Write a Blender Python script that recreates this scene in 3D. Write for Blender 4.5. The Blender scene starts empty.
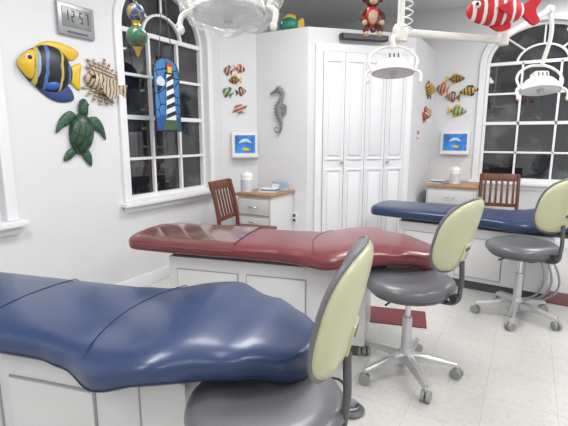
import bpy, bmesh, math, random
from mathutils import Vector, Matrix
random.seed(4)
R=math.radians
scn=bpy.context.scene
scn.view_settings.view_transform='Standard'
COL=bpy.context.collection
# ---------------------------------------------------------------- materials
def mat(name,col,rough=.5,metal=0,spec=.5,coat=0,noise=0,nscale=40,bump=0,emit=None,es=1,alpha=1,trans=0):
    m=bpy.data.materials.new(name); m.use_nodes=True
    nt=m.node_tree; b=nt.nodes['Principled BSDF']
    b.inputs['Base Color'].default_value=(*col,1); b.inputs['Roughness'].default_value=rough
    b.inputs['Metallic'].default_value=metal; b.inputs['Specular IOR Level'].default_value=spec
    b.inputs['Coat Weight'].default_value=coat; b.inputs['Coat Roughness'].default_value=.16
    b.inputs['Alpha'].default_value=alpha; b.inputs['Transmission Weight'].default_value=trans
    if emit: b.inputs['Emission Color'].default_value=(*emit,1); b.inputs['Emission Strength'].default_value=es
    if noise or bump:
        tc=nt.nodes.new('ShaderNodeTexCoord'); n=nt.nodes.new('ShaderNodeTexNoise'); n.inputs['Scale'].default_value=nscale; n.inputs['Detail'].default_value=4
        nt.links.new(tc.outputs['Object'],n.inputs['Vector'])
        if noise:
            r=nt.nodes.new('ShaderNodeValToRGB')
            r.color_ramp.elements[0].position=.3; r.color_ramp.elements[1].position=.7
            r.color_ramp.elements[0].color=(*[max(0,c*(1-noise)) for c in col],1); r.color_ramp.elements[1].color=(*[min(1,c*(1+noise)) for c in col],1)
            nt.links.new(n.outputs['Fac'],r.inputs['Fac']); nt.links.new(r.outputs['Color'],b.inputs['Base Color'])
        if bump:
            bp=nt.nodes.new('ShaderNodeBump'); bp.inputs['Strength'].default_value=bump; bp.inputs['Distance'].default_value=.004
            nt.links.new(n.outputs['Fac'],bp.inputs['Height']); nt.links.new(bp.outputs['Normal'],b.inputs['Normal'])
    return m
def stripes(name,cols,freq,axis=0,rough=.4,wob=0.0,shift=0.0):
    m=bpy.data.materials.new(name); m.use_nodes=True; nt=m.node_tree; b=nt.nodes['Principled BSDF']; b.inputs['Roughness'].default_value=rough
    tc=nt.nodes.new('ShaderNodeTexCoord'); sp=nt.nodes.new('ShaderNodeSeparateXYZ'); nt.links.new(tc.outputs['Object'],sp.inputs[0])
    src=sp.outputs[axis]
    if wob:
        n=nt.nodes.new('ShaderNodeTexNoise'); n.inputs['Scale'].default_value=14; nt.links.new(tc.outputs['Object'],n.inputs['Vector'])
        ma=nt.nodes.new('ShaderNodeMath'); ma.operation='MULTIPLY_ADD'; ma.inputs[1].default_value=wob
        nt.links.new(n.outputs['Fac'],ma.inputs[0]); nt.links.new(src,ma.inputs[2]); src=ma.outputs[0]
    mu=nt.nodes.new('ShaderNodeMath'); mu.operation='MULTIPLY_ADD'; mu.inputs[1].default_value=freq; mu.inputs[2].default_value=100+shift; nt.links.new(src,mu.inputs[0])
    fr=nt.nodes.new('ShaderNodeMath'); fr.operation='FRACT'; nt.links.new(mu.outputs[0],fr.inputs[0])
    r=nt.nodes.new('ShaderNodeValToRGB'); r.color_ramp.interpolation='CONSTANT'
    while len(r.color_ramp.elements)<len(cols): r.color_ramp.elements.new(.5)
    for i,c in enumerate(cols):
        r.color_ramp.elements[i].position=i/len(cols); r.color_ramp.elements[i].color=(*c,1)
    nt.links.new(fr.outputs[0],r.inputs['Fac']); nt.links.new(r.outputs['Color'],b.inputs['Base Color'])
    return m
def vor(name,c1,c2,scale,rough=.4,thr=.06,dist='DISTANCE_TO_EDGE'):
    m=bpy.data.materials.new(name); m.use_nodes=True; nt=m.node_tree; b=nt.nodes['Principled BSDF']; b.inputs['Roughness'].default_value=rough
    tc=nt.nodes.new('ShaderNodeTexCoord'); v=nt.nodes.new('ShaderNodeTexVoronoi'); v.feature=dist; v.inputs['Scale'].default_value=scale
    nt.links.new(tc.outputs['Object'],v.inputs['Vector'])
    r=nt.nodes.new('ShaderNodeValToRGB'); r.color_ramp.elements[0].position=thr*.5; r.color_ramp.elements[1].position=thr
    r.color_ramp.elements[0].color=(*c2,1); r.color_ramp.elements[1].color=(*c1,1)
    nt.links.new(v.outputs['Distance'],r.inputs['Fac']); nt.links.new(r.outputs['Color'],b.inputs['Base Color'])
    return m
def nightglass():
    m=bpy.data.materials.new('night_glass'); m.use_nodes=True; nt=m.node_tree; b=nt.nodes['Principled BSDF']; b.inputs['Roughness'].default_value=.03
    b.inputs['Specular IOR Level'].default_value=.8; b.inputs['IOR'].default_value=1.65
    tc=nt.nodes.new('ShaderNodeTexCoord'); n=nt.nodes.new('ShaderNodeTexNoise'); n.inputs['Scale'].default_value=3.2; n.inputs['Detail'].default_value=3; n.inputs['Roughness'].default_value=.5
    nt.links.new(tc.outputs['Object'],n.inputs['Vector'])
    r=nt.nodes.new('ShaderNodeValToRGB'); r.color_ramp.elements[0].position=.46; r.color_ramp.elements[1].position=.8
    r.color_ramp.elements[0].color=(.010,.012,.016,1); r.color_ramp.elements[1].color=(.11,.12,.115,1)  # paler noise patches paint reflections and dim bushes outside into the glass colour
    nt.links.new(n.outputs['Fac'],r.inputs['Fac']); nt.links.new(r.outputs['Color'],b.inputs['Base Color']); return m
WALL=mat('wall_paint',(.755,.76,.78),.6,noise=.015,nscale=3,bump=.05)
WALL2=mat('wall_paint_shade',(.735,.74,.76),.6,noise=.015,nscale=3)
CEIL=mat('ceiling_paint',(.84,.84,.83),.8)
TRIM=mat('white_trim',(.84,.84,.86),.35)
DOOR=mat('door_white',(.84,.84,.86),.4)
GLASSN=nightglass()
NAVY=mat('navy_vinyl',(.017,.040,.115),.34,spec=.55,coat=.35,noise=.08,nscale=6,bump=.15)
NAVYD=mat('navy_seam',(.007,.016,.05),.5)
RED=mat('burgundy_vinyl',(.185,.034,.042),.30,spec=.55,coat=.4,noise=.10,nscale=7,bump=.2)
REDD=mat('burgundy_seam',(.09,.012,.02),.5)
COVER=mat('clear_cover_on_vinyl',(.17,.075,.065),.12,spec=.7,coat=.6,noise=.12,nscale=25,bump=.25)
GREY=mat('grey_vinyl',(.135,.137,.15),.33,spec=.5,coat=.2,noise=.05,nscale=8)
CREAM=mat('cream_plastic',(.55,.56,.36),.3)
ALU=mat('brushed_aluminium',(.62,.62,.63),.32,metal=.8)
CHROME=mat('chrome',(.7,.7,.72),.15,metal=1)
LAM=mat('white_laminate',(.70,.70,.705),.35)
PANEL=mat('panel_laminate',(.73,.73,.735),.3)
GAP=mat('dark_gap',(.25,.25,.26),.6)
GAPL=mat('steel_edge',(.36,.36,.37),.4)
BLACK=mat('black_plastic',(.02,.02,.022),.4)
WHEEL=mat('caster_grey',(.30,.30,.31),.5)
WOOD=mat('cherry_wood',(.14,.042,.02),.4,noise=.25,nscale=12)
OAK=mat('oak_counter',(.40,.23,.12),.4,noise=.2,nscale=10)
WPL=mat('white_plastic',(.82,.82,.80),.35)
LAMPW=mat('lamp_ivory',(.84,.83,.79),.3)
LENS=mat('lamp_lens',(.75,.76,.77),.1,spec=.7)
FILM=mat('clear_plastic_film',(.88,.89,.9),.12,spec=.8,alpha=.30,bump=.6,nscale=30)
DGREY=mat('dark_grey',(.10,.10,.11),.4)
YEL=mat('yellow_paint',(.75,.50,.03),.4)
ORG=mat('orange_paint',(.70,.20,.03),.4)
BLUEP=mat('blue_paint',(.03,.14,.5),.35)
GREENP=mat('green_paint',(.03,.14,.07),.4,noise=.5,nscale=50)
WHT=mat('white_paint',(.8,.8,.78),.4)
BLK=mat('black_paint',(.015,.015,.018),.35)
REDP=mat('red_paint',(.50,.03,.03),.4)
def floor_mat():
    m=bpy.data.materials.new('vinyl_floor_tiles'); m.use_nodes=True; nt=m.node_tree; b=nt.nodes['Principled BSDF']
    tc=nt.nodes.new('ShaderNodeTexCoord')
    br=nt.nodes.new('ShaderNodeTexBrick'); br.offset=0; br.squash=1; br.inputs['Scale'].default_value=1
    br.inputs['Brick Width'].default_value=.305; br.inputs['Row Height'].default_value=.305; br.inputs['Mortar Size'].default_value=.0016
    br.inputs['Color1'].default_value=(.60,.592,.57,1); br.inputs['Color2'].default_value=(.58,.572,.55,1); br.inputs['Mortar'].default_value=(.46,.45,.43,1)
    nt.links.new(tc.outputs['Object'],br.inputs['Vector'])
    n=nt.nodes.new('ShaderNodeTexNoise'); n.inputs['Scale'].default_value=50; n.inputs['Detail'].default_value=6; nt.links.new(tc.outputs['Object'],n.inputs['Vector'])
    r=nt.nodes.new('ShaderNodeValToRGB'); r.color_ramp.elements[0].position=.32; r.color_ramp.elements[1].position=.5
    r.color_ramp.elements[0].color=(.90,.895,.88,1); r.color_ramp.elements[1].color=(1,1,1,1); nt.links.new(n.outputs['Fac'],r.inputs['Fac'])
    mx=nt.nodes.new('ShaderNodeMix'); mx.data_type='RGBA'; mx.blend_type='MULTIPLY'; mx.inputs[0].default_value=1
    nt.links.new(br.outputs['Color'],mx.inputs[6]); nt.links.new(r.outputs['Color'],mx.inputs[7]); nt.links.new(mx.outputs[2],b.inputs['Base Color'])
    b.inputs['Roughness'].default_value=.25
    return m
FLOOR=floor_mat()
# ---------------------------------------------------------------- helpers
def empty(name,loc=(0,0,0),rz=0):
    e=bpy.data.objects.new(name,None); COL.objects.link(e); e.location=loc; e.rotation_euler=(0,0,rz); e.empty_display_size=.1; return e
def fin(bm,name,m,parent=None,loc=(0,0,0),rot=(0,0,0),smooth=False,ang=None):
    bmesh.ops.recalc_face_normals(bm,faces=bm.faces)
    me=bpy.data.meshes.new(name); bm.to_mesh(me); bm.free()
    if smooth:
        for p in me.polygons: p.use_smooth=True
        if ang: 
            try: me.set_sharp_from_angle(angle=R(ang))
            except Exception: pass
    o=bpy.data.objects.new(name,me); COL.objects.link(o)
    if m: me.materials.append(m)
    o.location=loc; o.rotation_euler=rot
    if parent: o.parent=parent
    return o
def box(name,c,d,m,parent=None,bev=0,rot=(0,0,0),seg=2):
    bm=bmesh.new(); bmesh.ops.create_cube(bm,size=1)
    for v in bm.verts: v.co=Vector((v.co.x*d[0],v.co.y*d[1],v.co.z*d[2]))
    if bev: bmesh.ops.bevel(bm,geom=bm.edges[:],offset=bev,segments=seg,affect='EDGES',profile=.6)
    return fin(bm,name,m,parent,c,rot,smooth=bool(bev),ang=40)
def cyl(name,p0,p1,r0,r1,m,parent=None,seg=20,bev=0):
    p0=Vector(p0);p1=Vector(p1);d=p1-p0
    bm=bmesh.new(); bmesh.ops.create_cone(bm,cap_ends=True,segments=seg,radius1=r0,radius2=r1,depth=d.length)
    q=d.to_track_quat('Z','Y')
    for v in bm.verts: v.co=q@v.co+(p0+p1)/2
    return fin(bm,name,m,parent,smooth=True,ang=40)
def ball(name,c,r,m,parent=None,rot=(0,0,0),seg=20):
    if not hasattr(r,'__len__'): r=(r,r,r)
    bm=bmesh.new(); bmesh.ops.create_uvsphere(bm,u_segments=seg,v_segments=max(8,seg//2),radius=1)
    for v in bm.verts: v.co=Vector((v.co.x*r[0],v.co.y*r[1],v.co.z*r[2]))
    return fin(bm,name,m,parent,c,rot,smooth=True)
def lathe(name,prof,m,parent=None,loc=(0,0,0),rot=(0,0,0),seg=36,sc=(1,1,1)):
    bm=bmesh.new(); rings=[]
    for r,z in prof:
        rings.append([bm.verts.new((r*math.cos(2*math.pi*i/seg)*sc[0],r*math.sin(2*math.pi*i/seg)*sc[1],z*sc[2])) for i in range(seg)])
    for a,b in zip(rings,rings[1:]):
        for i in range(seg): bm.faces.new((a[i],a[(i+1)%seg],b[(i+1)%seg],b[i]))
    if prof[0][0]>1e-5: bm.faces.new(rings[0])
    if prof[-1][0]>1e-5: bm.faces.new(rings[-1])
    bmesh.ops.remove_doubles(bm,verts=bm.verts,dist=1e-5)
    return fin(bm,name,m,parent,loc,rot,smooth=True,ang=50)
def tube(name,pts,r,m,parent=None,smooth=True,cyclic=False):
    cu=bpy.data.curves.new(name,'CURVE'); cu.dimensions='3D'; cu.bevel_depth=r; cu.bevel_resolution=3; cu.use_fill_caps=True
    s=cu.splines.new('BEZIER' if smooth else 'POLY')
    if smooth:
        s.bezier_points.add(len(pts)-1)
        for bp,p in zip(s.bezier_points,pts): bp.co=p; bp.handle_left_type=bp.handle_right_type='AUTO'
    else:
        s.points.add(len(pts)-1)
        for bp,p in zip(s.points,pts): bp.co=(*p,1)
    s.use_cyclic_u=cyclic
    cu.materials.append(m)
    o=bpy.data.objects.new(name,cu); COL.objects.link(o)
    if parent: o.parent=parent
    return o
def poly(name,pts,th,m,parent=None,y=0,loc=(0,0,0),rot=(0,0,0)):
    bm=bmesh.new(); vs=[bm.verts.new((p[0],y,p[1])) for p in pts]
    es=[bm.edges.new((vs[i],vs[(i+1)%len(vs)])) for i in range(len(vs))]
    bmesh.ops.triangle_fill(bm,edges=es,use_beauty=True)
    r=bmesh.ops.extrude_face_region(bm,geom=bm.faces[:])
    for v in r['geom']:
        if isinstance(v,bmesh.types.BMVert): v.co.y-=th
    return fin(bm,name,m,parent,loc,rot)
def smoothloop(pts,n=6):
    out=[];N=len(pts)
    for i in range(N):
        p0,p1,p2,p3=[Vector(pts[(i+k-1)%N]) for k in range(4)]
        for j in range(n):
            t=j/n
            out.append(tuple(.5*((2*p1)+(-p0+p2)*t+(2*p0-5*p1+4*p2-p3)*t*t+(-p0+3*p1-3*p2+p3)*t**3)))
    return out
def puff(name,pts,depth,m,parent=None,y=0,loc=(0,0,0),rot=(0,0,0)):
    c=Vector((sum(p[0] for p in pts)/len(pts),sum(p[1] for p in pts)/len(pts)))
    bm=bmesh.new(); rings=[]
    for k in range(7):
        a=k/7*math.pi/2; s=math.cos(a); h=math.sin(a)
        rings.append([bm.verts.new((c.x+(p[0]-c.x)*s,y-depth*h,c.y+(p[1]-c.y)*s)) for p in pts])
    tip=bm.verts.new((c.x,y-depth,c.y)); n=len(pts)
    for a,b in zip(rings,rings[1:]):
        for i in range(n): bm.faces.new((a[i],a[(i+1)%n],b[(i+1)%n],b[i]))
    for i in range(n): bm.faces.new((rings[-1][i],rings[-1][(i+1)%n],tip))
    bm.faces.new(rings[0][::-1])
    return fin(bm,name,m,parent,loc,rot,smooth=True)
def prism(name,pts,z0,z1,m,parent=None):
    bm=bmesh.new(); b=[bm.verts.new((x,y,z0)) for x,y in pts]; t=[bm.verts.new((x,y,z1)) for x,y in pts]
    n=len(pts); bm.faces.new(b); bm.faces.new(t)
    for i in range(n): bm.faces.new((b[i],b[(i+1)%n],t[(i+1)%n],t[i]))
    return fin(bm,name,m,parent)
def interp(keys,t):
    if t<=keys[0][0]: return keys[0][1]
    for (a,va),(b,vb) in zip(keys,keys[1:]):
        if t<=b:
            u=(t-a)/(b-a); u=u*u*(3-2*u); return va+(vb-va)*u
    return keys[-1][1]
# ---------------------------------------------------------------- room
XL,XR,YB,YF,ZC=-2.77,3.2,5.69,-2.6,2.75
SPR=2.08; RISE=.42
def arch(w,z0,zs,rise,n=28):
    pts=[(-w/2,z0),(-w/2,zs)]
    for i in range(1,n): 
        a=math.pi-math.pi*i/n; pts.append((w/2*math.cos(a),zs+rise*math.sin(a)))
    pts+=[(w/2,zs),(w/2,z0)]
    return pts
def wall_with_holes(name,x0,x1,holes,loc,rz,m=WALL,th=.14):
    bm=bmesh.new(); es=[]
    for loop in [[(x0,0),(x1,0),(x1,ZC),(x0,ZC)]]+holes:
        vs=[bm.verts.new((p[0],0,p[1])) for p in loop]
        es+=[bm.edges.new((vs[i],vs[(i+1)%len(vs)])) for i in range(len(vs))]
    bmesh.ops.triangle_fill(bm,edges=es,use_beauty=True)
    r=bmesh.ops.extrude_face_region(bm,geom=bm.faces[:])
    for v in r['geom']:
        if isinstance(v,bmesh.types.BMVert): v.co.y+=th
    return fin(bm,name,m,None,loc,(0,0,rz))
WZ0=.74
def hole(c,w): return [(c+x,z) for x,z in arch(w,WZ0,SPR,RISE)]
WINL=[(2.88,1.0),(.92,1.0)]
wall_with_holes('wall_left',YF,YB,[hole(c,w) for c,w in WINL],(XL,0,0),R(90))
WINB=[(.04,1.12)]
wall_with_holes('wall_back',XL,XR,[hole(c,w) for c,w in WINB],(0,YB,0),0)
box('wall_right',(XR+.07,(YF+YB)/2,ZC/2),(.14,YB-YF,ZC),WALL)
box('wall_front',((XL+XR)/2,YF-.07,ZC/2),(XR-XL,.14,ZC),WALL)
box('floor',((XL+XR)/2,(YF+YB)/2,-.05),(XR-XL+.3,YB-YF+.3,.1),FLOOR)
box('ceiling',((XL+XR)/2,(YF+YB)/2,ZC+.05),(XR-XL+.3,YB-YF+.3,.1),CEIL)
C1,C2,C3,C4,C5=(-2.77,3.60),(-2.51,3.86),(-1.92,3.86),(-1.10,4.68),(-1.10,5.69)
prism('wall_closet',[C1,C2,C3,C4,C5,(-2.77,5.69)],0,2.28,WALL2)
def ring_strip(name,inner,outer,y0,y1,m,parent,closed=False):
    bm=bmesh.new(); n=len(inner); V=[]
    for (a,b) in zip(inner,outer):
        V.append([bm.verts.new((a[0],y0,a[1])),bm.verts.new((b[0],y0,b[1])),bm.verts.new((b[0],y1,b[1])),bm.verts.new((a[0],y1,a[1]))])
    rng=range(n) if closed else range(n-1)
    for i in rng:
        A=V[i];B=V[(i+1)%n]
        for k in range(4): bm.faces.new((A[k],A[(k+1)%4],B[(k+1)%4],B[k]))
    if not closed: bm.faces.new(V[0]); bm.faces.new(V[-1])
    return fin(bm,name,m,parent)
def window(idx,loc,rz,w):
    e=empty('window_%d'%idx,loc,rz)
    inn=arch(w,WZ0,SPR,RISE); out=arch(w+.13,WZ0,SPR,RISE+.065)
    ring_strip('casing',inn,out,-.022,-.001,TRIM,e)
    ins=arch(w-.07,WZ0+.035,SPR,RISE-.035); ring_strip('sash',ins,arch(w-.004,WZ0,SPR,RISE-.002),.045,.095,TRIM,e,closed=True)
    bm=bmesh.new(); g=[bm.verts.new((p[0],.085,p[1])) for p in arch(w-.01,WZ0+.005,SPR,RISE-.005)]; bm.faces.new(g); fin(bm,'glass',GLASSN,e)
    box('sill',(0,-.025,WZ0-.02),(w+.2,.10,.035),TRIM,e,.008)
    box('apron',(0,-.011,WZ0-.065),(w+.13,.02,.05),TRIM,e,.004)
    for i in (1,2): 
        box('muntin',(-w/2+w*i/3,.066,(WZ0+SPR)/2),(.022,.03,SPR-WZ0),TRIM,e)
    for i in range(1,5):
        box('rail',(0,.066,WZ0+(SPR-WZ0)*i/4),(w-.01,.03,.035 if i in(2,4) else .022),TRIM,e)
    r0=.42
    def ap(a,k): return (w/2*k*math.cos(a),SPR+RISE*k*math.sin(a))
    N=16; i1=[ap(math.pi*i/N,r0) for i in range(N+1)]; i2=[ap(math.pi*i/N,r0+.045) for i in range(N+1)]
    ring_strip('arch_bar',i1,i2,.052,.08,TRIM,e)
    for a in (R(45),R(90),R(135)):
        p,q=ap(a,r0),ap(a,.97); cyl('spoke',(p[0],.066,p[1]),(q[0],.066,q[1]),.011,.011,TRIM,e,seg=6)
    return e
window(1,(XL,WINL[0][0],0),R(90),WINL[0][1])
window(2,(XL,WINL[1][0],0),R(90),WINL[1][1])
window(3,(WINB[0][0],YB,0),0,WINB[0][1])
def base(name,p,q):
    p=Vector(p);q=Vector(q);d=q-p;a=math.atan2(d.y,d.x); n=Vector((d.y,-d.x)).normalized(); c=(p+q)/2+n*.008
    box(name,(c.x,c.y,.05),(d.length,.016,.1),TRIM,None,.004,(0,0,a))
base('baseboard_left',(XL,YF),C1); base('baseboard_closet',C2,C3); base('baseboard_fish',C1,C2); base('baseboard_side',C4,C5); base('baseboard_back',C5,(XR,YB))
a45=R(45)
def along(w,off=0): return (C3[0]+w*.7071+off*.7071,C3[1]+w*.7071-off*.7071)
px_,py_=along(.60,.004)
d=empty('door_1',(px_,py_,0),a45)
DW=.90
for i in range(4):
    lw=DW/4; x=-DW/2+lw*(i+.5); y=-.018
    box('leaf_%d'%(i+1),(x,y,1.04),(lw-.006,.03,2.04),DOOR,d,.003)
    for (z0,z1) in ((.14,.92),(1.04,1.97)):
        ins=[(x-lw/2+.035,z0),(x+lw/2-.035,z0),(x+lw/2-.035,z1),(x-lw/2+.035,z1)]
        ou=[(x-lw/2+.022,z0-.013),(x+lw/2-.022,z0-.013),(x+lw/2-.022,z1+.013),(x-lw/2+.022,z1+.013)]
        ring_strip('moulding',ins,ou,-.044,-.033,DOOR,d,closed=True)
        box('panel',(x,-.037,(z0+z1)/2),(lw-.10,.016,z1-z0-.06),DOOR,d,.006)
box('gap_backing',(0,-.006,1.04),(DW,.006,2.06),GAP,d)
for x in (-lw*1.0,lw*1.0): lathe('knob',[(0,0),(.012,0),(.01,.012),(.018,.022),(.015,.032),(0,.036)],CHROME,d,(x-.03*(1 if x<0 else -1),-.034,1.0),(R(90),0,0),16)
box('casing_l',(-DW/2-.04,-.012,1.06),(.075,.024,2.12),TRIM,d,.005); box('casing_r',(DW/2+.04,-.012,1.06),(.075,.024,2.12),TRIM,d,.005)
box('casing_top',(0,-.013,2.10),(DW+.155,.026,.075),TRIM,d,.005)
p=along(.55,.055); e=empty('wall_speaker_bar',(p[0],p[1],2.2),a45)
box('body',(0,0,0),(.50,.07,.055),BLACK,e,.01); box('bracket',(0,.03,-.0),(.1,.04,.04),DGREY,e); box('grille',(0,-.036,0),(.45,.004,.04),DGREY,e)
# ---------------------------------------------------------------- ceiling lights
DIFF=mat('diffuser',(.9,.9,.9),.5,emit=(1,.995,.985),es=3.5)
for i,(x,y,en) in enumerate([(-1.3,.6,24),(1.2,.6,22),(-1.3,2.7,25),(1.0,2.7,25),(.6,4.7,26),(-1.3,-1.3,13),(1.2,-1.3,13)]):
    e=empty('ceiling_light_panel',(x,y,ZC))
    box('frame',(0,0,-.012),(.66,1.26,.022),TRIM,e,.004)
    box('diffuser',(0,0,-.026),(.58,1.18,.01),DIFF,e)
    l=bpy.data.lights.new('panel_light','AREA'); l.shape='RECTANGLE'; l.size=.58; l.size_y=1.18; l.energy=en; l.color=(1,.995,.985)
    lo=bpy.data.objects.new('panel_light',l); COL.objects.link(lo); lo.parent=e; lo.location=(0,0,-.04)
# ---------------------------------------------------------------- bench
L=1.82; TOP=.645
HW=[(0,.25),(.3,.268),(.98,.268),(1.08,.29),(1.29,.375),(1.40,.355),(1.60,.25),(1.72,.185),(1.82,.15)]
ZO=[(0,0),(1.1,0),(1.43,.050),(1.6,.030),(1.82,-.015)]
TH=.094
def pad_hw(t):
    h=interp(HW,t)
    for e_,r in ((t,.09),(L-t,.13)):
        if e_<r: h=h-r+math.sqrt(max(0,r*r-(r-e_)**2))
    return h
def pad_top(t,p):
    h=max(pad_hw(t),.01); k=min(1,abs(p)/h)
    w=interp([(1.05,0),(1.3,1),(1.45,.6),(1.7,0)],t)
    return TOP+interp(ZO,t)-.010*k**2-.026*w*k**4
def pad(name,m,parent):
    bm=bmesh.new(); rings=[]; N=56
    ts=[0,.002,.008,.018,.03,.045,.065,.09]+[.09+(L-.18-.0)*i/46 for i in range(1,46)]+[L-.09,L-.065,L-.045,L-.03,L-.018,L-.008,L-.002,L]
    for t in ts:
        h=pad_hw(t); re=.04; ee=min(t,L-t); k=1 if ee>=re else math.sqrt(max(.0,1-(1-ee/re)**2)); k=max(k,.04)
        ring=[]
        for i in range(N):
            a=2*math.pi*i/N; ca,sa=math.cos(a),math.sin(a)
            w=h*math.copysign(abs(ca)**.28,ca); w=max(-h,min(h,w))
            hh=TH/2*k*math.copysign(abs(sa)**.55,sa)
            zc=pad_top(t,w)-TH/2
            ring.append(bm.verts.new((t,w,zc+hh)))
        rings.append(ring)
    for a,b in zip(rings,rings[1:]):
        for i in range(N): bm.faces.new((a[i],a[(i+1)%N],b[(i+1)%N],b[i]))
    bm.faces.new(rings[0]); bm.faces.new(rings[-1])
    return fin(bm,name,m,parent,smooth=True,ang=70)
def seam(name,f,m,parent,p0=-.98,p1=.98,n=24):
    pts=[]
    for i in range(n+1):
        k=p0+(p1-p0)*i/n; t=f(k); h=pad_hw(t)-.004; w=h*k
        drop=0 if abs(k)<.9 else -TH*.5*(abs(k)-.9)/.1*.6
        pts.append((t,w,pad_top(t,w)+.0003+drop))
    tube(name,pts,.0018,m,parent,smooth=False)
def bench(loc,rz,m,md,cover=False,sx=1.0):
    e=empty('dental_patient_bench',(loc[0],loc[1],0),rz); e.scale=(sx,1,1)
    pad('upholstered_pad',m,e)
    seam('seam_1',lambda k:.66+.03*k*k,md,e); seam('seam_2',lambda k:1.13+.07*k*k,md,e)
    for sg,nm in ((1,'piping_far'),(-1,'piping_near')):
        pts=[]
        for i in range(60):
            t=.05+(L-.12)*i/59; h=pad_hw(t); pts.append((t,sg*(h+.0),pad_top(t,h)-TH*.68))
        tube(nm,pts,.002,md,e,smooth=False)
    if cover:
        bm=bmesh.new(); g=[]
        for i in range(25):
            t=.10+.62*i/24; h=pad_hw(t); row=[]
            for j in range(21):
                k=-1+2*j/20; w=k*(h*.985); z=pad_top(t,w)+.004
                if abs(k)>.88: z-=((abs(k)-.88)/.12)**2*.022
                if abs(k)>.99: w=k*(h+.004); z-=.02
                row.append(bm.verts.new((t,w,z+.0012*math.sin(t*40+j))))
            g.append(row)
        for i in range(24):
            for j in range(20): bm.faces.new((g[i][j],g[i+1][j],g[i+1][j+1],g[i][j+1]))
        fin(bm,'plastic_cover',COVER,e,smooth=True)
    box('deck',(.92,0,.533),(1.26,.34,.03),DGREY,e,.006)
    x0,x1=.28,1.45; hw=.2
    box('cabinet',((x0+x1)/2,0,.30),(x1-x0,hw*2,.44),LAM,e,.006)
    box('toe_kick',((x0+x1)/2,0,.04),(x1-x0-.08,hw*2-.08,.08),DGREY,e)
    for s in (-1,1):
        for (a,b,z0,z1) in ((x0+.06,x0+.44,.12,.44),(.78,1.12,.12,.44)):
            box('front_edge',((a+b)/2,s*(hw+.001),(z0+z1)/2),(b-a+.012,.006,z1-z0+.012),GAPL,e)
            box('front',((a+b)/2,s*(hw+.005),(z0+z1)/2),(b-a,.012,z1-z0),PANEL,e,.002)
        box('corner_post',(1.29,s*(hw+.001),.30),(.004,.006,.42),GAPL,e)
    return e
bench((-2.295,.735),R(13.5),NAVY,NAVYD)
bench((-2.24,2.035),R(13.5),RED,REDD,True,1.045)
bench((-1.22,4.00),R(-5.5),NAVY,NAVYD)
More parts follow.
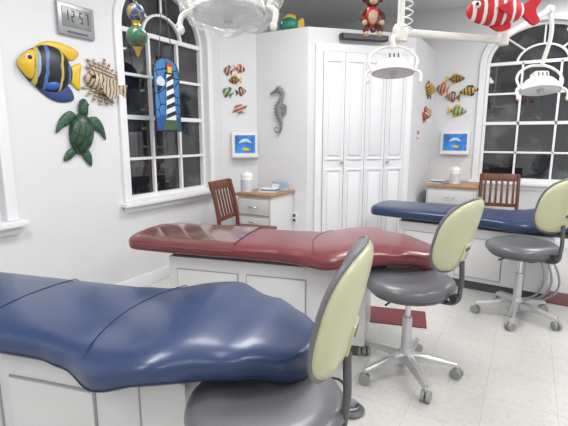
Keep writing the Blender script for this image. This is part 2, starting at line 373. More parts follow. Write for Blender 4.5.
# ---------------------------------------------------------------- stool
def stool(loc,rz,bz=0.0,brot=0.0,dz=.03,W=.205,tl=14,cush=.055,bx=.262):
    e=empty('dental_stool',(loc[0],loc[1],0),rz)
    for i in range(5):
        a=brot+2*math.pi*i/5; ca,sa=math.cos(a),math.sin(a)
        bm=bmesh.new(); rings=[]
        for (r,w,zt,zb) in ((.02,.026,.125,.075),(.10,.022,.118,.08),(.20,.017,.098,.072),(.262,.014,.086,.066)):
            ring=[]
            for (pw,pz) in ((-w,zb),(-w,zt-.008),(-w*.5,zt),(w*.5,zt),(w,zt-.008),(w,zb)):
                ring.append(bm.verts.new((r*ca-pw*sa,r*sa+pw*ca,pz)))
            rings.append(ring)
        for A,B in zip(rings,rings[1:]):
            for k in range(6): bm.faces.new((A[k],A[(k+1)%6],B[(k+1)%6],B[k]))
        bm.faces.new(rings[0]); bm.faces.new(rings[-1]); fin(bm,'leg_%d'%(i+1),ALU,e)
        cx,cy=.262*ca,.262*sa
        cyl('caster_stem',(cx,cy,.05),(cx,cy,.085),.008,.008,CHROME,e,10)
        t=Vector((math.cos(a+.9),math.sin(a+.9),0))
        for s in (-1,1):
            c=Vector((cx,cy,.028))+t*(.014*s); cyl('caster_wheel',c-t*.009,c+t*.009,.028,.028,WHEEL,e,20)
        ball('caster_hood',(cx,cy,.04),(.018,.018,.018),DGREY,e,seg=12)
    lathe('hub',[(0,.07),(.04,.07),(.045,.10),(.036,.13),(.03,.145),(0,.145)],ALU,e)
    cyl('column_cover',(0,0,.14),(0,0,.32),.027,.025,ALU,e); cyl('gas_piston',(0,0,.31),(0,0,.42+dz),.014,.014,CHROME,e)
    box('mechanism',(.02,0,.415+dz),(.20,.12,.035),DGREY,e,.008)
    tube('height_lever',[(.0,-.05,.415+dz),(-.02,-.14,.41+dz),(-.02,-.2,.405+dz)],.005,BLACK,e)
    lathe('seat_pan',[(0,.425),(.19,.425),(.205,.44),(.205,.45),(0,.45)],DGREY,e,(0,0,dz),sc=(1,1.04,1))
    lathe('seat_cushion',[(0,.447),(.205,.447),(.222,.458),(.228,.475),(.222,.495),(.20,.510),(.15,.515),(.08,.510),(0,.507)],GREY,e,(0,0,dz),sc=(1,1.04,1),seg=48)
    RB=.34; Hh=.175; zc=.775+bz; tilt=math.tan(R(tl))
    def S(u,v,off):
        ph=u*W/RB
        return Vector((bx-(RB-(RB+off)*math.cos(ph))+v*Hh*tilt, (RB+off)*math.sin(ph), zc+v*Hh))
    def shell(name,m,sgn,d,flat,sc=1):
        bm=bmesh.new(); N=48; K=9; rings=[]
        for k in range(K):
            r=math.sin(math.pi/2*(k/(K-1))); 
            ring=[]
            for i in range(N):
                a=2*math.pi*i/N; ca,sa=math.cos(a),math.sin(a)
                u=math.copysign(abs(ca)**.75,ca)*r*sc; v=math.copysign(abs(sa)**.75,sa)*r*sc
                off=sgn*d*(max(0,1-r**flat)**.5)
                ring.append(bm.verts.new(S(u,v,off)))
                if k==0: break
            rings.append(ring)
        for i in range(N): bm.faces.new((rings[0][0],rings[1][i],rings[1][(i+1)%N]))
        for A,B in zip(rings[1:],rings[2:]):
            for i in range(N): bm.faces.new((A[i],B[i],B[(i+1)%N],A[(i+1)%N]))
        inner=[]
        for kk in (.66,.33,0):
            ring=[]
            for i in range(N):
                a=2*math.pi*i/N; ca,sa=math.cos(a),math.sin(a)
                ring.append(bm.verts.new(S(math.copysign(abs(ca)**.75,ca)*kk*sc,math.copysign(abs(sa)**.75,sa)*kk*sc,-sgn*.001)))
                if kk==0: break
            inner.append(ring)
        A=rings[-1]
        for B in inner[:2]:
            for i in range(N): bm.faces.new((A[i],B[i],B[(i+1)%N],A[(i+1)%N]))
            A=B
        for i in range(N): bm.faces.new((A[i],A[(i+1)%N],inner[2][0]))
        return fin(bm,name,m,e,smooth=True,ang=60)
    shell('back_cushion',GREY,-1,cush,5)
    shell('back_shell',CREAM,1,.030,7,.985)
    pts=[]
    for i in range(48):
        a=2*math.pi*i/48; ca,sa=math.cos(a),math.sin(a); pts.append(S(math.copysign(abs(ca)**.75,ca),math.copysign(abs(sa)**.75,sa),0))
    tube('back_rim',pts,.006,GREY,e,smooth=False,cyclic=True)
    c=S(0,-.45,.030); box('shell_recess',c,(.010,.075,.085),CREAM,e,.003,(0,R(tl),0)); box('shell_slot',S(0,-.36,.036),(.006,.045,.018),DGREY,e,.002,(0,R(tl),0))
    tube('back_arm',[(.05,0,.425+dz),(.17,0,.42+dz),(bx-.017,0,.44+dz),(bx,0,.51+dz),S(0,-.72,.03)],.012,DGREY,e)
    cyl('tilt_knob',(bx-.012,-.02,.47+dz),(bx-.012,-.055,.47+dz),.018,.018,BLACK,e)
    return e
stool((-.592,.945),R(13),.045,.3,.02,W=.185,tl=13,cush=.034,bx=.225)
stool((-.485,2.18),R(-14),.025,.55)
stool((.01,3.30),R(-35),.055,.2)
# ---------------------------------------------------------------- wooden chairs
def chair(loc,rz,s=1):
    e=empty('wooden_chair',(loc[0],loc[1],0),rz); e.scale=(s,s,s)
    w=.42
    box('seat',(.20,0,.44),(.42,w,.035),WOOD,e,.012)
    for s in (-1,1):
        tube('rear_leg',[(-.04,s*.19,0),(0,s*.19,.44),(-.02,s*.19,.65),(-.08,s*.19,.90)],.019,WOOD,e)
        cyl('front_leg',(.37,s*.18,0),(.37,s*.18,.43),.016,.021,WOOD,e,12)
        cyl('side_rail',(0,s*.185,.22),(.37,s*.18,.22),.011,.011,WOOD,e,10)
        box('side_apron',(.19,s*.18,.40),(.36,.02,.05),WOOD,e)
    box('top_rail',(-.083,0,.865),(.024,.40,.085),WOOD,e,.008,(0,R(-13),0))
    box('lower_rail',(-.012,0,.56),(.02,.37,.04),WOOD,e,.005)
    for i in range(6):
        y=-.145+.058*i; a=Vector((-.012,y,.57)); b=Vector((-.072,y,.84)); c=(a+b)/2
        box('slat_%d'%(i+1),c,(.012,.026,(b-a).length),WOOD,e,.003,(0,-math.atan2(.06,.27),0))
    cyl('front_rail',(.37,-.18,.22),(.37,.18,.22),.011,.011,WOOD,e,10)
    return e
chair((-2.33,3.10),R(10),.96)
chair((-.25,5.12),R(-85),.95)
# ---------------------------------------------------------------- side cabinets
def cabinet(x0,x1,y0,y1,h=.72):
    cx=(x0+x1)/2; e=empty('side_cabinet',(cx,y1,0)); w=x1-x0; dpt=y1-y0
    box('carcass',(0,-dpt/2,h/2+.03),(w-.02,dpt-.02,h-.10),PANEL,e,.004); box('plinth',(0,-dpt/2,.04),(w-.06,dpt-.08,.08),DGREY,e)
    box('countertop',(0,-dpt/2-.005,h-.015),(w+.01,dpt+.01,.03),OAK,e,.006)
    box('drawer_edge',(0,-dpt+.006,h-.13),(w-.05,.012,.16),GAPL,e); box('door_edge',(0,-dpt+.006,h/2-.06),(w-.05,.012,h-.33),GAPL,e)
    box('drawer',(0,-dpt+.003,h-.13),(w-.06,.016,.15),LAM,e,.004); box('cupboard_door',(0,-dpt+.003,h/2-.06),(w-.06,.016,h-.34),LAM,e,.004)
    for z in (h-.13,h-.27): tube('handle',[(-.05,-dpt-.003,z),(-.04,-dpt-.03,z),(.04,-dpt-.03,z),(.05,-dpt-.003,z)],.005,CHROME,e)
    return e
cabinet(-2.46,-2.06,3.40,3.855); cabinet(-1.0,-.46,5.05,5.68)
def wipes(loc):
    e=empty('wipes_canister',loc)
    lathe('canister',[(0,0),(.054,0),(.057,.006),(.057,.145),(.052,.152),(0,.152)],WPL,e); lathe('lid',[(0,.150),(.06,.150),(.06,.175),(.05,.185),(.02,.187),(.018,.20),(0,.20)],WPL,e)
    lathe('label',[(.0575,.03),(.058,.03),(.058,.12),(.0575,.12)],mat('label',(.62,.64,.70),.5),e)
wipes((-2.385,3.47,.722)); wipes((-.72,5.25,.722))
def papers(loc,rz):
    e=empty('brochure_stack',loc,rz)
    for i in range(4): box('sheet_%d'%i,(random.uniform(-.01,.01),random.uniform(-.01,.01),.006+.01*i),(.16,.12,.009),WHT if i!=2 else BLUEP,e,0,(0,0,random.uniform(-.15,.15)))
papers((-2.17,3.55,.722),.2); papers((-.9,5.22,.722),-.2)
e=empty('brochure_holder',(-2.19,3.76,.722),0)
box('base',(0,0,.006),(.2,.08,.012),mat('acrylic',(.55,.60,.68),.1),e); box('leaflets',(0,.01,.045),(.17,.02,.07),mat('leaflet',(.35,.42,.55),.5),e,0,(R(-12),0,0)); box('leaflets_b',(-.03,-.012,.035),(.08,.012,.05),WHT,e,0,(R(-12),0,0))
# ---------------------------------------------------------------- blue framed pictures
SEA=mat('sea_picture',(.04,.22,.70),.3,noise=.6,nscale=9)
PALE=mat('pale',(.5,.68,.8),.4)
def picture(loc,rz,w,h):
    e=empty('framed_sea_picture',loc,rz)
    box('frame_back',(0,-.03,0),(w,.06,h),WHT,e,.006)
    box('image',(0,-.062,.01),(w-.06,.006,h-.08),SEA,e)
    box('lip',(0,-.068,-h/2+.02),(w,.03,.035),WHT,e,.005)
    puff('dolphin',smoothloop([(-.07,-.01),(-.03,.03),(.03,.03),(.07,-.01),(.02,.0),(-.03,-.01)],4),.008,PALE,e,y=-.064,loc=(0,0,.03))
    puff('coral',smoothloop([(-.04,-.02),(-.02,.0),(.02,-.01),(.04,-.02),(.02,-.035),(-.02,-.035)],4),.006,YEL,e,y=-.064,loc=(.01,0,-.025))
picture((-2.605,3.755,1.17),a45,.27,.26)
picture((-.80,YB-.001,1.18),0,.33,.28)
e=empty('wall_outlet',(-2.06,3.859,.43)); box('plate',(0,-.004,0),(.07,.008,.115),WPL,e,.003)
for z in (-.025,.025): box('socket',(0,-.009,z),(.035,.004,.03),DGREY,e,.001)
e=empty('safety_sign',(-1.099,4.95,1.27),R(90)); box('plate',(0,-.003,0),(.10,.006,.13),WHT,e,.001); box('red_band',(0,-.007,.03),(.08,.002,.04),REDP,e); box('text_line',(0,-.007,-.03),(.07,.002,.012),BLK,e)
# ---------------------------------------------------------------- clock
e=empty('digital_wall_clock',(XL+.001,2.0,2.025),R(90))
box('case',(0,-.014,0),(.27,.028,.205),mat('silver_case',(.36,.37,.39),.3,metal=.5),e,.008)
box('lcd',(0,-.030,.012),(.215,.004,.125),mat('lcd',(.24,.26,.25),.2),e,.001)
def seg7(x,z,s,on):
    h=s; w=s*.5
    S={'a':((0,h),(w,.007)),'g':((0,0),(w,.007)),'d':((0,-h),(w,.007)),'f':((-w/2,h/2),(.007,h)),'b':((w/2,h/2),(.007,h)),'e':((-w/2,-h/2),(.007,h)),'c':((w/2,-h/2),(.007,h))}
    for k in on: (cx,cz),(dx,dz)=S[k]; box('segment',(x+cx,-.0325,z+cz),(dx,.002,dz),BLK,e)
for x,on in ((-.075,'bc'),(-.03,'abged'),(.03,'afgcd'),(.075,'abc')): seg7(x,.02,.033,on)
box('button_strip',(0,-.03,-.082),(.15,.004,.012),DGREY,e)
# ---------------------------------------------------------------- fish sculptures
def fishbody(l,h,flip=1,n=5):
    pts=[(-.5,0),(-.36,.22),(-.1,.42),(.16,.36),(.34,.14),(.40,.06),(.40,-.06),(.34,-.14),(.16,-.36),(-.1,-.42),(-.36,-.2)]
    return smoothloop([(p[0]*l*flip,p[1]*h) for p in pts],n)
def wallfish(loc,rz,l,h,mb,mf,flip=1,roll=0,name='wall_fish_ornament'):
    e=empty(name,loc,rz); e.rotation_euler=(0,roll,rz)
    puff('body',fishbody(l,h,flip),.03*l/.13+.004,mb,e,y=-.006)
    f=lambda P:[(x*l*flip,z*h) for x,z in P]
    poly('tail',f([(.36,.05),(.62,.42),(.56,.0),(.62,-.42),(.36,-.05)]),.008,mf,e,y=-.004)
    poly('dorsal_fin',f([(-.2,.36),(-.02,.62),(.22,.56),(.28,.24),(0,.3)]),.006,mf,e,y=-.004)
    poly('anal_fin',f([(-.05,-.36),(.12,-.60),(.26,-.46),(.26,-.24)]),.006,mf,e,y=-.004)
    poly('pectoral_fin',f([(-.08,.0),(.12,.10),(.14,-.16)]),.004,mf,e,y=-.03*l/.13-.004)
    ball('eye',(-.33*l*flip,-.02*l/.13,.07*h),(.05*l,.03*l,.05*l),WHT,e,seg=12); ball('pupil',(-.335*l*flip,-.024*l/.13-.002,.07*h),(.028*l,.02*l,.028*l),BLK,e,seg=10)
    return e
sO=stripes('orange_white',[(.55,.14,.03),(.6,.56,.48),(.02,.02,.02)],28); sY=stripes('yellow_black',[(.6,.4,.05),(.6,.4,.05),(.02,.02,.02)],26)
sB=stripes('brown_cream',[(.22,.07,.03),(.5,.4,.27)],34); sT=stripes('teal_yellow',[(.02,.2,.2),(.5,.4,.1)],24)
sR=stripes('red_cream',[(.38,.05,.03),(.6,.5,.36)],30); sK=stripes('dark_gold',[(.06,.05,.05),(.36,.2,.05)],30)
def Fw(u,z): return (C1[0]+u*.7071,C1[1]+u*.7071,z)
for (u,z,l,h,mb,mf,fl,ro) in [(.07,1.91,.085,.09,sB,WOOD,1,.3),(.20,1.93,.11,.08,sO,ORG,-1,.1),(.14,1.82,.12,.09,sK,YEL,1,-.1),(.06,1.70,.10,.10,sT,GREENP,1,.6),(.21,1.71,.10,.08,sB,BLK,-1,-.2),(.18,1.54,.10,.14,sR,sR,1,1.2)]:
    wallfish(Fw(u,z),a45,l,h,mb,mf,fl,ro)
for (x,z,l,h,mb,mf,fl,ro) in [(-1.0,1.83,.14,.14,sO,ORG,1,.2),(-.84,1.94,.20,.11,sK,YEL,-1,.0),(-.88,1.73,.16,.11,sB,WOOD,1,.1),(-.69,1.79,.22,.11,sY,BLK,1,-.1),(-.80,1.56,.20,.13,sT,YEL,-1,.1)]:
    wallfish((x,YB-.001,z),0,l,h,mb,mf,fl,ro)
wallfish((-1.099,5.35,1.80),R(90),.3,.17,sY,BLK,1,.2); wallfish((-1.099,5.30,1.52),R(90),.26,.15,sR,REDP,-1,-.3)
e=empty('angelfish_wall_sculpture',(XL+.001,1.79,1.69),R(90)); e.rotation_euler=(0,R(8),R(90))
body=smoothloop([(-.21,-.02),(-.15,.07),(-.04,.14),(.07,.13),(.14,.05),(.155,0),(.14,-.06),(.06,-.14),(-.06,-.15),(-.15,-.10)],6)
K_=(.012,.014,.022)
puff('body',body,.05,stripes('angelfish_skin',[K_,K_,K_,(.55,.44,.12),K_,K_,(.08,.16,.38),K_],6,0,wob=.03),e,y=-.01)
puff('face',smoothloop([(-.215,-.02),(-.17,.05),(-.12,.08),(-.11,0),(-.12,-.10),(-.17,-.08)],5),.05,YEL,e,y=-.016)
puff('gill_mark',smoothloop([(-.10,.09),(-.085,.06),(-.08,-.06),(-.10,-.1),(-.115,0)],5),.05,mat('pale_blue',(.35,.5,.65),.4),e,y=-.016)
puff('belly_patch',smoothloop([(-.06,-.10),(.02,-.06),(.08,-.08),(.03,-.14),(-.05,-.14)],5),.05,BLUEP,e,y=-.006)
puff('tail',smoothloop([(.13,.03),(.17,.07),(.22,.09),(.215,0),(.22,-.09),(.17,-.07),(.13,-.03)],4),.015,YEL,e,y=-.008)
puff('dorsal_fin',smoothloop([(-.10,.11),(-.02,.17),(.10,.185),(.20,.16),(.14,.09),(.02,.13)],5),.015,YEL,e,y=-.006)
puff('anal_fin',smoothloop([(-.08,-.14),(.0,-.19),(.09,-.20),(.18,-.16),(.13,-.08),(.02,-.13)],5),.015,mat('blue_black_fin',(.03,.06,.2),.4),e,y=-.006)
ball('eye',(-.16,-.055,.02),(.016,.012,.016),BLK,e); ball('eye_ring',(-.16,-.05,.02),(.022,.012,.022),WHT,e)
LC=stripes('lionfish_skin',[(.55,.48,.36),(.55,.48,.36),(.16,.07,.04)],38,0,wob=.05); LS=stripes('lionfish_spine',[(.55,.48,.36),(.20,.10,.06)],40,2)
e=empty('lionfish_wall_sculpture',(XL+.001,2.18,1.635),R(90)); e.rotation_euler=(0,R(12),R(90)); e.scale=(1.15,1.1,1.0)
puff('body',smoothloop([(-.13,.0),(-.08,.06),(.02,.065),(.10,.03),(.12,0),(.09,-.04),(0,-.07),(-.09,-.05)],6),.045,LC,e,y=-.012)
for i in range(9):
    a=R(35+14*i); r0=.05; r1=.165+.02*math.sin(i*2.1)
    poly('spine_%d'%i,[(r0*math.cos(a-.3),r0*math.sin(a-.3)),(r1*math.cos(a-.03),r1*math.sin(a-.03)),(r1*math.cos(a+.03),r1*math.sin(a+.03)),(r0*math.cos(a+.3),r0*math.sin(a+.3))],.008,LS,e,y=-.008)
for i in range(6):
    a=R(210+20*i); r0=.04; r1=.155
    poly('lower_spine_%d'%i,[(r0*math.cos(a-.35),r0*math.sin(a-.35)),(r1*math.cos(a-.04),r1*math.sin(a-.04)),(r1*math.cos(a+.04),r1*math.sin(a+.04)),(r0*math.cos(a+.35),r0*math.sin(a+.35))],.008,LS,e,y=-.008)
poly('tail',[(.10,.02),(.19,.06),(.18,.0),(.19,-.05),(.10,-.02)],.01,LC,e,y=-.01)
poly('pectoral_fin',smoothloop([(-.05,.0),(.03,.05),(.10,-.02),(.06,-.10),(.0,-.08)],4),.008,LC,e,y=-.05)
ball('eye',(-.09,-.05,.015),(.013,.01,.013),BLK,e)
e=empty('sea_turtle_wall_sculpture',(XL+.001,1.975,1.275),R(90)); e.rotation_euler=(0,R(10),R(90)); e.scale=(.88,1,1.08)
TS=vor('turtle_shell',(.03,.085,.04),(.008,.025,.012),16,.35,.1); TSK=vor('turtle_skin',(.04,.13,.07),(.012,.05,.03),45,.4,.12)
puff('shell',smoothloop([(0,.13),(.07,.10),(.105,.02),(.09,-.07),(.03,-.13),(-.03,-.13),(-.09,-.07),(-.105,.02),(-.07,.10)],5),.06,TS,e,y=-.012)
puff('head',smoothloop([(-.03,.12),(-.045,.17),(-.03,.215),(.005,.225),(.03,.20),(.035,.15),(.03,.12)],5),.035,TSK,e,y=-.016)
puff('front_flipper_l',smoothloop([(-.06,.11),(-.12,.125),(-.19,.06),(-.21,-.03),(-.16,.01),(-.10,.05)],5),.018,TSK,e,y=-.01)
puff('front_flipper_r',smoothloop([(.06,.11),(.13,.13),(.20,.08),(.235,-.01),(.17,.03),(.10,.05)],5),.018,TSK,e,y=-.01)
puff('rear_flipper_l',smoothloop([(-.06,-.10),(-.11,-.13),(-.13,-.19),(-.08,-.18),(-.03,-.13)],5),.016,TSK,e,y=-.01)
puff('rear_flipper_r',smoothloop([(.06,-.09),(.11,-.13),(.12,-.20),(.07,-.18),(.02,-.13)],5),.016,TSK,e,y=-.01)
for s in (-1,1): ball('eye',(-.005+s*.022,-.045,.19),.007,BLK,e,seg=10)
e=empty('seahorse_wall_sculpture',(-2.23,3.859,1.51)); SH=mat('seahorse_verdigris',(.22,.24,.23),.5,noise=.35,nscale=60); e.scale=(1,1,1.05)
pts=[(-.035,.19,.022),(-.01,.205,.036),(.03,.19,.034),(.045,.15,.026),(.03,.11,.030),(.005,.06,.042),(-.005,.01,.045),(.005,-.04,.036),(.025,-.09,.026),(.035,-.14,.019),(.02,-.19,.014),(-.02,-.21,.011),(-.05,-.185,.009),(-.045,-.155,.008),(-.02,-.15,.007),(-.012,-.17,.006)]
bm=bmesh.new(); rings=[]
P=[Vector((p[0],-.03,p[1])) for p in pts]
for i,p in enumerate(P):
    tn=(P[min(i+1,len(P)-1)]-P[max(i-1,0)]).normalized(); nr=Vector((tn.z,0,-tn.x)); r=pts[i][2]*.85
    rings.append([bm.verts.new(p+nr*r*math.cos(a)+Vector((0,-1,0))*r*.65*math.sin(a)) for a in [2*math.pi*k/12 for k in range(12)]])
for A,B in zip(rings,rings[1:]):
    for k in range(12): bm.faces.new((A[k],A[(k+1)%12],B[(k+1)%12],B[k]))
bm.faces.new(rings[0]); bm.faces.new(rings[-1]); o=fin(bm,'body',SH,e,smooth=True); mm=o.modifiers.new('s','SUBSURF'); mm.levels=mm.render_levels=2
cyl('snout',(-.02,-.03,.195),(-.085,-.03,.165),.014,.009,SH,e); ball('snout_tip',(-.087,-.03,.163),.012,SH,e,seg=12)
for i,(x,z) in enumerate([(-.01,.235),(.02,.238),(.05,.215),(.072,.175)]): cyl('crest_%d'%i,(x*.7,-.03,z-.04),(x,-.03,z),.010,.003,SH,e,8)
poly('dorsal_fin',smoothloop([(.035,.06),(.085,.05),(.09,.0),(.075,-.03),(.03,-.02)],4),.008,SH,e,y=-.026)
for i in range(9):
    z=.08-.03*i; ball('ridge_%d'%i,(-.04+.012*max(0,i-3),-.04,z),(.01,.012,.006),SH,e,seg=8)
ball('eye',(.0,-.055,.2),.007,BLK,e,seg=8)
# stained glass lighthouse sun-catcher
e=empty('stained_glass_suncatcher',(-2.62,2.69,1.59),R(90))
ol=[(-.14,-.29),(.14,-.29),(.14,.17)]+[(.14*math.cos(math.pi*i/12),.17+.12*math.sin(math.pi*i/12)) for i in range(1,12)]+[(-.14,.17)]
poly('sky_glass',ol,.006,vor('blue_leaded_glass',(.05,.20,.45),(.01,.01,.012),9,.15,.04),e)
tube('lead_frame',[(p[0],-.003,p[1]) for p in ol],.006,BLK,e,smooth=False,cyclic=True)
poly('sea_glass',[(-.135,-.285),(.135,-.285),(.135,-.17),(.03,-.20),(-.06,-.16),(-.135,-.19)],.003,mat('sea_glass',(.02,.09,.28),.15),e,y=-.007)
poly('rock',[(-.07,-.28),(.11,-.28),(.10,-.21),(.05,-.18),(-.05,-.19)],.003,mat('rock_glass',(.06,.12,.06),.2),e,y=-.010)
poly('cloud',smoothloop([(-.12,.10),(-.08,.14),(-.03,.11),(-.04,.07),(-.10,.07)],4),.003,mat('cloud_glass',(.6,.65,.72),.2),e,y=-.007)
TWH=mat('tower_white',(.75,.77,.8),.25)
def tw(z): return .055-.020*((z+.20)/.36)
poly('tower',[(-tw(-.2),-.20),(tw(-.2),-.20),(tw(.16),.16),(-tw(.16),.16)],.005,TWH,e,y=-.013,loc=(.02,0,0))
for k in range(5):
    z=-.19+.072*k; poly('tower_band_%d'%k,[(-tw(z),z),(tw(z+.035),z+.035),(tw(z+.068),z+.068),(-tw(z+.033),z+.033)],.002,BLK,e,y=-.018,loc=(.02,0,0))
box('gallery',(.02,-.016,.168),(.095,.008,.014),BLK,e); box('lantern_room',(.02,-.016,.198),(.045,.007,.046),YEL,e); poly('roof',[(-.035,.22),(.035,.22),(0,.262)],.006,REDP,e,y=-.013,loc=(.02,0,0))
for s in (-1,1): tube('chain',[(s*.08,-.003,.26),(s*.03,-.003,.62)],.003,DGREY,e,smooth=False)
tube('hook_line',[(-.03,-.003,.62),(.03,-.003,.62),(0,-.003,1.159)],.003,DGREY,e,smooth=False)
e=empty('hanging_mosaic_ornament',(-1.47,1.35,0))
MG=vor('green_mosaic',(.02,.18,.11),(.15,.12,.05),38,.15,.12); MB=vor('blue_mosaic',(.03,.09,.33),(.40,.26,.05),38,.15,.12); BRS=mat('brass',(.6,.4,.1),.3,metal=.8)
tube('cord',[(0,0,ZC),(0,0,1.6)],.0025,DGREY,e,smooth=False)
ball('globe_top',(0,0,1.835),(.026,.026,.03),MG,e); ball('globe_mid',(0,0,1.76),(.036,.036,.036),MB,e); ball('globe_low',(0,0,1.665),(.044,.044,.042),MG,e)
lathe('collar',[(0,.0),(.02,.0),(.014,.01),(.02,.02),(0,.02)],BRS,e,(0,0,1.705)); lathe('finial',[(0,-.03),(.007,-.02),(.012,0),(.02,.012),(0,.014)],BRS,e,(0,0,1.61))
# ---------------------------------------------------------------- dental lamps
BCAP=mat('bulbcap',(.5,.5,.5),.3)
def lamphead(e,c,rz,s=1.0,tilt=0,film=False):
    h=empty('lamp_head',c,rz); h.rotation_euler=(tilt,0,rz); h.parent=e; h.scale=(s,s,s)
    lathe('reflector_housing',[(0,.055),(.05,.052),(.085,.035),(.115,.0),(.125,-.03),(.118,-.032),(.10,-.005),(.06,.02),(0,.03)],LAMPW,h,sc=(1,.72,1))
    lathe('lens',[(0,-.018),(.06,-.022),(.112,-.028),(.112,-.031),(0,-.024)],LENS,h,sc=(1,.72,1))
    box('rear_housing',(0,0,.06),(.09,.07,.05),LAMPW,h,.015); cyl('bulb_cap',(0,0,-.02),(0,0,-.055),.022,.014,BCAP,h)
    for x in (-.025,.0,.025): box('vent',(x,-.036,.06),(.008,.004,.03),DGREY,h)
    tube('yoke',[(-.13,0,-.005),(-.14,0,.05),(-.08,0,.115),(0,0,.13),(.08,0,.115),(.14,0,.05),(.13,0,-.005)],.008,LAMPW,h)
    for s_ in (-1,1):
        tube('handle',[(s_*.125,0,-.01),(s_*.15,-.01,-.03),(s_*.155,-.02,-.06),(s_*.15,-.02,-.085)],.009,LAMPW,h); ball('handle_knob',(s_*.15,-.02,-.085),(.012,.012,.015),LAMPW,h,seg=12)
    if film:
        rnd=random.Random(7); bm=bmesh.new(); bmesh.ops.create_icosphere(bm,subdivisions=4,radius=1)
        for v in bm.verts:
            q=v.co; k=1+.05*math.sin(q.x*9+q.y*5)+.04*math.sin(q.z*13+q.x*7)+rnd.uniform(-.015,.015)
            v.co=Vector((q.x*.165*k,q.y*.12*k,q.z*.082*k+.0))
        fin(bm,'plastic_film_cover',FILM,h,smooth=False)
    return h
e=empty('dental_operatory_light',(0,0,0))
lamphead(e,(-.77,1.05,1.615),R(20),.88,R(-14),True)
tube('arm',[(-.77,1.05,1.725),(-.77,1.05,1.86),(-.80,1.0,1.92)],.012,LAMPW,e); tube('long_arm',[(-.80,1.0,1.92),(-1.35,.75,2.05)],.018,LAMPW,e,smooth=False)
cyl('ceiling_pole',(-1.35,.75,2.02),(-1.35,.75,ZC),.022,.022,LAMPW,e); lathe('canopy',[(0,0),(.09,0),(.07,-.03),(0,-.035)],LAMPW,e,(-1.35,.75,ZC))
e=empty('dental_operatory_light',(0,0,0))
cyl('ceiling_pole',(-.65,2.40,1.74),(-.65,2.40,ZC),.018,.018,LAMPW,e); lathe('canopy',[(0,0),(.09,0),(.07,-.03),(0,-.035)],LAMPW,e,(-.65,2.40,ZC))
lathe('pivot',[(0,-.04),(.035,-.04),(.04,-.02),(.04,.03),(.03,.045),(0,.045)],LAMPW,e,(-.65,2.40,1.79))
tube('long_arm',[(-.68,2.38,1.80),(-.18,2.77,1.775)],.020,LAMPW,e,smooth=False)
lathe('elbow',[(0,-.03),(.028,-.03),(.03,0),(.028,.03),(0,.03)],LAMPW,e,(-.18,2.77,1.78))
tube('spring_arm',[(-.18,2.77,1.79),(.03,3.0,1.96)],.016,LAMPW,e,smooth=False); ball('joint',(.03,3.0,1.96),.026,LAMPW,e)
tube('drop_arm',[(.03,3.0,1.96),(.05,3.0,1.85),(.02,3.0,1.66)],.012,LAMPW,e)
lamphead(e,(.02,3.0,1.545),R(30),.95,R(-16))
tube('short_drop',[(-.65,2.40,1.76),(-.66,2.30,1.75),(-.65,2.29,1.70)],.012,LAMPW,e)
lamphead(e,(-.65,2.29,1.60),R(25),.88,R(-14))
pts=[(-.60+.02*math.cos(k*.9),2.36+.02*math.sin(k*.9),2.3-.006*k) for k in range(85)]
tube('coiled_cord',pts,.004,WPL,e,smooth=False)
# ---------------------------------------------------------------- hanging striped fish plush
RW=stripes('red_white_fish',[(.55,.015,.025),(.55,.015,.025),(.80,.76,.74)],20,0,.6,wob=.02)
RDM=mat('red_fabric',(.52,.015,.025),.8)
e=empty('striped_fish_plush',(-.22,2.63,1.90),R(28))
b=ball('body',(0,0,0),(.15,.055,.075),RW,e,seg=32)
poly('tail',smoothloop([(.13,.0),(.20,.07),(.23,.05),(.205,0),(.23,-.05),(.20,-.07)],4),.02,RDM,e,y=.01)
poly('dorsal_fin',smoothloop([(-.08,.06),(-.02,.11),(.08,.10),(.11,.04),(0,.05)],4),.02,RDM,e,y=.01)
poly('belly_fin',smoothloop([(-.03,-.06),(.02,-.10),(.08,-.09),(.07,-.05)],4),.02,RDM,e,y=.01)
for s in (-1,1): ball('eye',(-.11,s*.042,.02),.018,WHT,e,seg=12); ball('pupil',(-.115,s*.055,.02),.009,BLK,e,seg=10); poly('side_fin',[(-.02,0),(.05,.03),(.05,-.04)],.008,RDM,e,y=s*.06)
tube('hanging_line',[(0,0,.07),(0,0,ZC-1.90)],.0015,WHT,e,smooth=False)
BR=mat('brown_plush',(.10,.03,.02),.9,noise=.3,nscale=80); TAN=mat('tan_plush',(.55,.42,.28),.9)
e=empty('monkey_plush',(-.785,2.33,1.875),R(30))
ball('body',(0,0,0),(.040,.034,.055),REDP,e); ball('belly',(0,-.018,-.005),(.026,.022,.038),TAN,e); ball('head',(0,-.005,.08),(.038,.034,.036),BR,e); ball('muzzle',(0,-.032,.07),(.022,.016,.017),TAN,e); ball('face',(0,-.026,.09),(.024,.014,.016),TAN,e)
for s in (-1,1):
    ball('ear',(s*.042,0,.085),(.013,.008,.014),BR,e); ball('eye',(s*.010,-.040,.092),.004,BLK,e,seg=8)
    tube('arm',[(s*.03,0,.035),(s*.058,-.01,.0),(s*.045,-.04,-.035)],.011,BR,e); ball('hand',(s*.045,-.04,-.038),.014,TAN,e,seg=12)
    tube('leg',[(s*.02,0,-.045),(s*.04,-.03,-.065),(s*.035,-.04,-.09)],.013,BR,e); ball('foot',(s*.035,-.048,-.095),(.014,.02,.012),TAN,e,seg=12)
tube('tail',[(0,.03,-.03),(.02,.06,-.06),(.05,.06,-.02)],.006,BR,e)
tube('hanging_line',[(0,0,.11),(0,0,ZC-1.875)],.0015,WHT,e,smooth=False)
e=empty('toy_fish',(-2.22,4.02,2.28+.085),R(20))
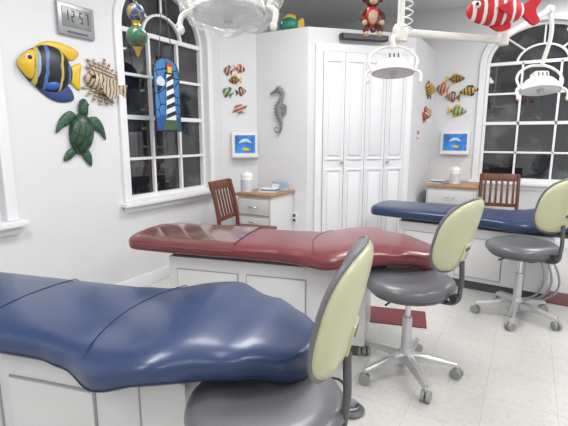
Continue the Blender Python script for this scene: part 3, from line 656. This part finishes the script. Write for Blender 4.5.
ball('body',(0,0,0),(.10,.04,.07),mat('green_toy',(.02,.25,.18),.4,noise=.4,nscale=20),e,seg=24)
poly('tail',smoothloop([(.08,0),(.14,.06),(.16,0),(.14,-.06)],4),.02,YEL,e,y=.01); poly('dorsal_fin',smoothloop([(-.05,.05),(0,.10),(.07,.08),(.06,.04)],4),.016,YEL,e,y=.008)
poly('stand',[(-.05,-.085),(.05,-.085),(.02,-.05),(-.02,-.05)],.05,BLUEP,e,y=.025)
for s in (-1,1): ball('eye',(-.07,s*.03,.015),.014,WHT,e,seg=10); ball('pupil',(-.075,s*.04,.015),.007,BLK,e,seg=8)
# ---------------------------------------------------------------- floor things
MAT=mat('burgundy_mat',(.17,.03,.035),.5)
for (x,y,rz,w,dd) in ((-.72,2.88,R(13.5),.40,.28),(.22,3.86,R(-5),.5,.30)):
    e=empty('floor_mat',(x,y,0),rz); box('mat',(0,0,.004),(w,dd,.008),MAT,e,.002)
e=empty('foot_pedal',(-.62,1.72,0),R(-20)); lathe('base',[(0,0),(.06,0),(.065,.012),(.045,.025),(0,.028)],DGREY,e); lathe('disc',[(0,.028),(.04,.03),(.04,.04),(0,.044)],CHROME,e)
tube('cable',[(-.06,.02,.008),(-.2,.15,.006),(-.3,.1,.006),(-.42,.28,.006)],.005,BLACK,e)
e=empty('handpiece_hoses',(0,0,0)); HO=mat('hose_grey',(.33,.34,.36),.4)
for k in range(3): tube('hose_%d'%k,[(.02+.05*k,3.72,.50),(.14+.04*k,3.62,.36),(.16+.05*k,3.60,.14),(.05+.03*k,3.66,.02),(-.12,3.72+.02*k,.03)],.008,HO,e)
# ---------------------------------------------------------------- camera / world
w=bpy.data.worlds.new('world'); scn.world=w; w.use_nodes=True; w.node_tree.nodes['Background'].inputs[0].default_value=(.01,.012,.02,1)
cd=bpy.data.cameras.new('camera'); cam=bpy.data.objects.new('camera',cd); COL.objects.link(cam); cam.location=(0,0,1.25)
cd.sensor_width=36; cd.lens=430/568*36; cd.clip_start=.05; cam.rotation_euler=(R(80),0,R(29.5)); scn.camera=cam
